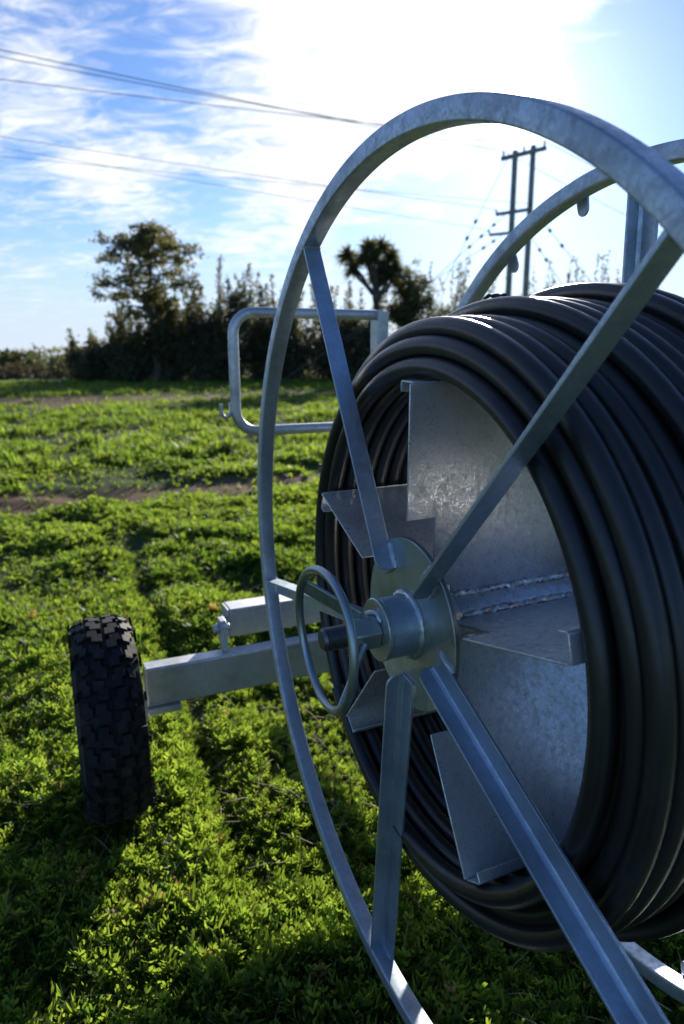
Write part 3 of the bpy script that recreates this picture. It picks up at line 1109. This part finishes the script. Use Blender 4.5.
def cabbage_tree():
    rg = np.random.default_rng(301)
    root = empty('cabbage_tree', Matrix.Translation(G(372, 40)), 'cabbage tree with spiky rosettes of sword leaves above the hedge', 'tree')
    m = MB()
    limb(m, (0, 0, 0), (.1, 0, 5.0), .20, .16, rg, 8)
    heads = [(-1.45, 0, 6.75), (-.25, .2, 7.25), (.40, -.2, 7.2), (1.0, .1, 6.75), (-1.15, .1, 6.1), (.5, .2, 6.1), (1.25, 0, 6.05), (0, -.3, 6.6), (-.5, .3, 6.65), (.85, -.3, 5.7), (.2, .3, 5.7)]
    vs = []; ts = []; tint = []
    for hx, hy_, hz in heads:
        limb(m, (.1, 0, rg.uniform(3.9, 5.0)), (hx, hy_, hz - .1), .12, .085, rg, 6)
        for _ in range(170):
            d_ = rg.normal(0, 1, 3); d_ /= np.linalg.norm(d_)
            if d_[2] < -.75: d_[2] *= -1
            s_ = np.cross(d_, rg.normal(0, 1, 3)); s_ /= np.linalg.norm(s_)
            L = rg.uniform(.5, .95); o = np.array([hx, hy_, hz])
            b_ = len(vs)
            drop = np.array([0, 0, -.22 * rg.uniform(.1, 1.8)])
            vs += list(np.stack([o - s_ * .02, o + s_ * .02, o + d_ * L * .55 - s_ * .038 + drop * .3, o + d_ * L * .55 + s_ * .038 + drop * .3, o + d_ * L + drop]))
            ts += [(b_, b_ + 1, b_ + 3), (b_, b_ + 3, b_ + 2), (b_ + 2, b_ + 3, b_ + 4)]
            tint += [rg.uniform(.1, .85)] * 5
    m.build('trunk', M_BARK, root)
    link_mesh('crown', np_mesh('crown', np.array(vs), None, np.array(ts), False, tint), M_TREE, root)


cabbage_tree()


def round_tree(px, d_, h, w_, label, seed, n=7000):
    rg = np.random.default_rng(seed)
    root = empty('tree', Matrix.Translation(G(px, d_)), label, 'tree')
    m = MB(); pts = []
    limb(m, (0, 0, 0), (.1, 0, h * .55), .16, .10, rg, 6)
    for i in range(34):
        a = rg.uniform(0, 2 * PI); e = rg.uniform(-.3, 1.5)
        k = rg.uniform(.55, 1.0)
        tip = Vector((math.cos(a) * math.cos(e) * w_ * .5 * k, math.sin(a) * math.cos(e) * w_ * .5 * k, h * .56 + h * .44 * math.sin(e) * k))
        L = limb(m, (0.05, 0, h * rg.uniform(.25, .55)), tip, .05, .01, rg, 4)
        for _ in range(6):
            f = rg.uniform(.45, 1) * 4; q = min(int(f), 3)
            c_ = L[q].lerp(L[q + 1], f - q) + Vector(rg.normal(0, .2, 3))
            pts.append(np.array(c_) + rg.normal(0, .15, (n // 204, 3)))
    m.build('trunk', M_BARK, root)
    crown_obj(root, np.concatenate(pts), .09, M_TREE, seed + 1)


round_tree(406, 41, 6.9, 3.4, 'round leafy tree just right of the spiky cabbage tree', 401)

# distant growth at the left of the field
shrub('bush', G(22, 70), 2.0, 6.5, 'wide low bush at the far left edge of the field', 'bush', None, M_LIT, 500, n=2600, shoots=6, size=.16)
shrub('bush', G(60, 66), 1.3, 3.0, 'small pale bush between the wide bush and the dark hedge', 'bush', None, M_LIT, 520, n=900, shoots=4, size=.14)
shrub('bush', G(92, 62), 2.1, 4.2, 'yellow-green bush against the left end of the dark hedge', 'bush', None, M_LIT, 540, n=1900, shoots=5, size=.15)
bx = [shrub('undergrowth', G(px, 47 + (i % 2)), .75 + .15 * (i % 3), 4.6, lb, 'undergrowth', 'brown weeds on the field bank', M_DRY, 560 + 11 * i, n=1100, shoots=4, size=.10, depth=1.4)
      for i, (px, lb) in enumerate(((5, 'dry brown weeds on the bank at the far left edge of the field'), (45, 'dry brown weeds on the bank below the small pale bush'), (88, 'dry brown weeds on the bank below the yellow-green bush')))]
# a low wooded ridge on the horizon
rg = np.random.default_rng(900)
px_ = rg.uniform(-360, 420, 5200); dd = rg.uniform(395, 440, 5200)
hz = (3.4 + 2.2 * vnoise(px_, px_ * 0, .021, 4) + 1.3 * vnoise(px_, px_ * 0, .11, 5)) * np.sqrt(rg.uniform(0, 1, 5200))
v, q = leaf_cloud(np.stack([px_ - 60, dd, np.clip(hz, .2, 9)], -1), 1.1, rg)
fw = link_mesh('far_woods', np_mesh('far_woods', v, q, None, False, np.repeat(rg.uniform(.1, .7, len(q)), 4)), M_SHRUB)
tag(fw, 'low dark line of woods along the far horizon', 'woods', kind='stuff')

# ------------------------------------------------------------------ power line
PD = 55.0
pl = at(508, 300, PD); pr = at(525, 300, PD + 1.2)
top_l = at(513, 151, PD).z; top_r = at(528.5, 146, PD + 1.2).z
pl.z = -.2; pr.z = -.2
PP = empty('power_pole', Matrix.Translation((pl + pr) / 2), 'twin timber power pole with crossarms and guy wires above the hedge', 'power pole')
o0 = (pl + pr) / 2
xdir = (pr - pl); xdir.z = 0; xdir.normalize()
def loc(v): return Vector(v) - o0
for p_, tz in ((pl, top_l), (pr, top_r)):
    m = MB(); m.tube([loc(p_), loc(Vector((p_.x, p_.y, tz)))], [.24, .20], 12); m.build('pole', M_POLE, PP)
def arm(pa, pb, w_, h_):
    m = MB(); bar(m, loc(pa), loc(pb), w_, h_); return m.build('crossarm', M_POLE, PP)
ca = at(501.5, 159, PD - .35); cb = at(546, 148, PD + 1.4)
arm(ca, cb, .2, .3)
la = at(496, 214.5, PD - .25); lb_ = at(532, 209, PD + .9)
arm(la, lb_, .18, .24)
ma = at(489, 235, PD - .2); mb2 = at(509, 233, PD - .1)
arm(ma, mb2, .16, .2)


def insulator(p_, s_=.10, hgt=.35, parent=PP):
    m = MB()
    for k in range(3):
        z0 = k * hgt / 3
        m.tube([loc(p_) + Vector((0, 0, z0)), loc(p_) + Vector((0, 0, z0 + hgt / 6)), loc(p_) + Vector((0, 0, z0 + hgt / 3))], [s_ * .45, s_, s_ * .45], 10)
    m.build('insulator', M_INSUL, parent)


tops = [ca.lerp(cb, t) + Vector((0, 0, .12)) for t in (.04, .5, .96)]
for p_ in tops: insulator(p_)
lows = [la + Vector((0, 0, .1)), la.lerp(lb_, .98) + Vector((0, 0, .1)), ma + Vector((0, 0, .09))]
for p_ in lows: insulator(p_, .09, .25)
# guy wires with strain insulators
for (a0_, b0_, beads) in (((505, 215), (446, 268), (.2, .42, .62)), ((503, 235), (462, 262), (.25, .5)), ((507, 160), (455, 262), (.62, .78)),
                          ((535, 212), (575, 262), (.15, .4, .7)), ((530, 235), (556, 275), (.4, .65))):
    pa = at(*a0_, PD); pb = at(*b0_, PD - 6)
    d_ = pb - pa; pb2 = pa + d_ * (pa.z / -d_.z)
    m = MB(); m.tube([loc(pa), loc(pb2)], .022, 5)
    gw = m.build('guy_wire', M_WIRE, PP)
    for t in beads:
        m = MB(); c_ = loc(pa.lerp(pb, t)); dn = d_.normalized()
        m.tube([c_ - dn * .22, c_ - dn * .1, c_ + dn * .1, c_ + dn * .22], [.03, .115, .115, .03], 8)
        m.build('strain_insulator', M_INSUL, gw)

WG = 'power line conductors crossing the sky'
def wire(p0, p1, sag, rad, label, ext=1.6):
    p0 = Vector(p0); p1 = Vector(p1); e = p0 + (p1 - p0) * ext
    pts = []
    for i in range(41):
        t = i / 40
        v_ = p0.lerp(e, t); tt = t * ext
        v_.z -= sag * 4 * (t * (1 - t))
        pts.append(v_)
    m = MB(); m.tube(pts, rad, 6); o = m.build('power_line', M_WIRE)
    tag(o, label, 'power line', WG)


wire(tops[0] + Vector((0, 0, .36)), at(0, 44, 38), .25, .021, 'highest dark power line across the upper left sky')
wire(tops[1] + Vector((0, 0, .36)), at(0, 45, 41), .55, .020, 'power line running close beneath the highest dark line')
wire(tops[2] + Vector((0, 0, .36)), at(0, 73, 43), .30, .020, 'third dark power line, clearly below the highest pair')
wire(lows[0] + Vector((0, 0, .26)), at(0, 133, 48), .20, .016, 'upper line of the three faint power lines lower in the sky')
wire(lows[2] + Vector((0, 0, .26)), at(0, 144, 50), .20, .014, 'middle line of the three faint power lines lower in the sky')
wire(lows[1] + Vector((0, 0, .26)), at(0, 153, 52), .20, .014, 'lowest line of the three faint power lines lower in the sky')
wire(tops[2] + Vector((0, 0, .36)), at(684, 205, PD + 14), .3, .024, 'power line leaving the twin pole crossarm towards the right')
wire(tops[0] + Vector((0, 0, .36)), at(684, 240, PD + 18), .3, .020, 'lower power line leaving the twin pole towards the right')

# ------------------------------------------------------------------ sky, clouds and sun
w = bpy.data.worlds.new("World"); sc.world = w; w.use_nodes = True
nt = w.node_tree; nt.nodes.clear()
out = nt.nodes.new('ShaderNodeOutputWorld'); bg = nt.nodes.new('ShaderNodeBackground')
sky = nt.nodes.new('ShaderNodeTexSky'); sky.sky_type = 'NISHITA'; sky.sun_disc = False
sky.sun_elevation = SUN_EL; sky.sun_rotation = SUN_AZ
sky.air_density = 1.0; sky.dust_density = 0.2; sky.ozone_density = 3.0; sky.altitude = 20
co = nt.nodes.new('ShaderNodeTexCoord').outputs['Generated']
nrm = nt.nodes.new('ShaderNodeVectorMath'); nrm.operation = 'NORMALIZE'; nt.links.new(co, nrm.inputs[0]); D = nrm.outputs[0]
sx = nt.nodes.new('ShaderNodeSeparateXYZ'); nt.links.new(D, sx.inputs[0])


def dot(v):
    n = nt.nodes.new('ShaderNodeVectorMath'); n.operation = 'DOT_PRODUCT'
    nt.links.new(D, n.inputs[0]); n.inputs[1].default_value = tuple(Vector(v).normalized())
    return n.outputs['Value']


def blob(px, py, deg, amt):
    n = nt.nodes.new('ShaderNodeMapRange'); n.interpolation_type = 'SMOOTHSTEP'
    nt.links.new(dot(view_dir(px, py)), n.inputs['Value'])
    n.inputs['From Min'].default_value = math.cos(math.radians(deg)); n.inputs['From Max'].default_value = 1.0
    n.inputs['To Min'].default_value = 0.0; n.inputs['To Max'].default_value = amt
    return n.outputs[0]


# the cloud sheet lies on a plane high above: project the direction on it
zden = mathn(nt, 'ADD', mathn(nt, 'MAXIMUM', sx.outputs[2], 0.0), 0.16)
cx = mathn(nt, 'DIVIDE', sx.outputs[0], zden); cy = mathn(nt, 'DIVIDE', sx.outputs[1], zden)
cv = nt.nodes.new('ShaderNodeCombineXYZ'); nt.links.new(cx, cv.inputs[0]); nt.links.new(cy, cv.inputs[1])
mp = nt.nodes.new('ShaderNodeMapping'); nt.links.new(cv.outputs[0], mp.inputs['Vector'])
mp.inputs['Rotation'].default_value = (0, 0, math.radians(28)); mp.inputs['Scale'].default_value = (1.0, 1.9, 1)
nA = noise(nt, mp.outputs[0], 1.25, 9, 0.60, 0.7)
nB = noise(nt, mp.outputs[0], 5.5, 7, 0.66, 0.9)
field = mathn(nt, 'MULTIPLY_ADD', mathn(nt, 'SUBTRACT', nB, 0.5), 0.85, nA)
for bl in ((40, 200, 12, .14), (215, 215, 10, .18), (40, 280, 10, -.16), (130, 270, 7, -.08), (350, 165, 14, .20), (520, 70, 19, .42), (320, 20, 12, .10), (420, -40, 20, .16), (60, 50, 15, .20),
           (178, 100, 9, -.22), (675, 140, 15, -.60), (450, 235, 11, -.55), (590, 225, 12, -.62), (55, 300, 7, .05), (12, 130, 5, -.08), (235, 25, 8, .07), (240, 262, 7, -.16), (20, 195, 4, -.10), (90, 185, 3, .06)):
    field = mathn(nt, 'ADD', field, blob(*bl))
back = nt.nodes.new('ShaderNodeMapRange'); nt.links.new(sx.outputs[1], back.inputs['Value'])     # the sky opposite the sun is clear
back.inputs['From Min'].default_value = -0.15; back.inputs['From Max'].default_value = 0.45
back.inputs['To Min'].default_value = -0.30; back.inputs['To Max'].default_value = 0.0
field = mathn(nt, 'ADD', field, back.outputs[0])
mask = nt.nodes.new('ShaderNodeMapRange'); mask.interpolation_type = 'SMOOTHSTEP'
nt.links.new(field, mask.inputs['Value'])
mask.inputs['From Min'].default_value = 0.45; mask.inputs['From Max'].default_value = 0.86
hor = nt.nodes.new('ShaderNodeMapRange'); nt.links.new(sx.outputs[2], hor.inputs['Value'])
hor.inputs['From Min'].default_value = 0.02; hor.inputs['From Max'].default_value = 0.15
mk = mathn(nt, 'MULTIPLY', mask.outputs[0], mathn(nt, 'MULTIPLY_ADD', hor.outputs[0], 0.6, 0.4))
mk = mathn(nt, 'MULTIPLY', mk, 0.95)
# light scattered forwards round the sun
sd_ = Vector((math.sin(SUN_AZ) * math.cos(SUN_EL), math.cos(SUN_AZ) * math.cos(SUN_EL), math.sin(SUN_EL)))
ds = mathn(nt, 'MAXIMUM', dot(sd_), 0.0)
g1_ = mathn(nt, 'POWER', ds, 14.0); g2_ = mathn(nt, 'POWER', ds, 160.0); g3_ = mathn(nt, 'POWER', ds, 2600.0)
glow = mathn(nt, 'ADD', mathn(nt, 'MULTIPLY', g1_, 0.13), mathn(nt, 'ADD', mathn(nt, 'MULTIPLY', g2_, 1.6), mathn(nt, 'MULTIPLY', g3_, 60.0)))
CB = 6.0
thick = mathn(nt, 'MULTIPLY_ADD', nB, 0.55, 0.70)
cl = mixc(nt, 1.0, (CB * .94, CB * .97, CB * 1.02), mathn(nt, 'MULTIPLY', thick, mathn(nt, 'MULTIPLY_ADD', glow, 0.55, 1.0)), 'MULTIPLY')
skyc = mixc(nt, 1.0, sky.outputs[0], (0.55, 0.65, 0.87), 'MULTIPLY')
hz_ = mathn(nt, 'MULTIPLY', glow, 1.1)
cmb = nt.nodes.new('ShaderNodeCombineColor')
for i, k in enumerate((1.0, .98, .95)): nt.links.new(mathn(nt, 'MULTIPLY', hz_, k), cmb.inputs[i])
skyc = mixc(nt, 1.0, skyc, cmb.outputs[0], 'ADD')
hzn = nt.nodes.new('ShaderNodeMapRange'); hzn.interpolation_type = 'SMOOTHSTEP'; nt.links.new(sx.outputs[2], hzn.inputs['Value'])
hzn.inputs['From Min'].default_value = 0.0; hzn.inputs['From Max'].default_value = 0.22
hzn.inputs['To Min'].default_value = 0.85; hzn.inputs['To Max'].default_value = 0.0
hzf = mathn(nt, 'MULTIPLY', hzn.outputs[0], mathn(nt, 'MULTIPLY_ADD', sx.outputs[1], 0.9, 0.12, clamp=True))
skyc = mixc(nt, hzf, skyc, (3.7, 4.3, 5.4))
fin = mixc(nt, mk, skyc, cl)
nt.links.new(fin, bg.inputs['Color']); bg.inputs['Strength'].default_value = 0.125
nt.links.new(bg.outputs[0], out.inputs[0])

sun = bpy.data.lights.new('sun', 'SUN'); sun.energy = 5.0; sun.angle = math.radians(0.55); sun.color = (1.0, .93, .82)
so = bpy.data.objects.new('sun', sun); COL.objects.link(so); so.rotation_euler = sd_.to_track_quat('Z', 'Y').to_euler()

# ------------------------------------------------------------------ camera and output
cam = bpy.data.cameras.new('camera'); co_ = bpy.data.objects.new('camera', cam); COL.objects.link(co_)
cam.sensor_fit = 'VERTICAL'; cam.sensor_height = 36.0; cam.sensor_width = 24.0; cam.lens = FPX * 36.0 / 1024
c_, s_, cp, sp = math.cos(ROLL), math.sin(ROLL), math.cos(PITCH), math.sin(PITCH)
rt = Vector((c_, s_ * sp, s_ * cp)); upv = Vector((-s_, c_ * sp, c_ * cp)); fw_ = Vector((0, cp, -sp))
Mx = Matrix((rt, upv, -fw_)).transposed().to_4x4(); Mx.translation = Vector((0, 0, CAM_H))
co_.matrix_world = Mx
cam.clip_start = 0.02; cam.clip_end = 9000
cam.dof.use_dof = True; cam.dof.focus_distance = 1.22; cam.dof.aperture_fstop = 3.8
sc.camera = co_
sc.view_settings.view_transform = 'Standard'; sc.view_settings.look = 'None'
sc.view_settings.exposure = 0.58; sc.view_settings.gamma = 1.0
sc.render.engine = 'CYCLES'
sc.cycles.use_denoising = True
sc.cycles.max_bounces = 8; sc.cycles.transparent_max_bounces = 4
sc.cycles.caustics_reflective = False; sc.cycles.caustics_refractive = False
sc.cycles.sample_clamp_indirect = 6.0
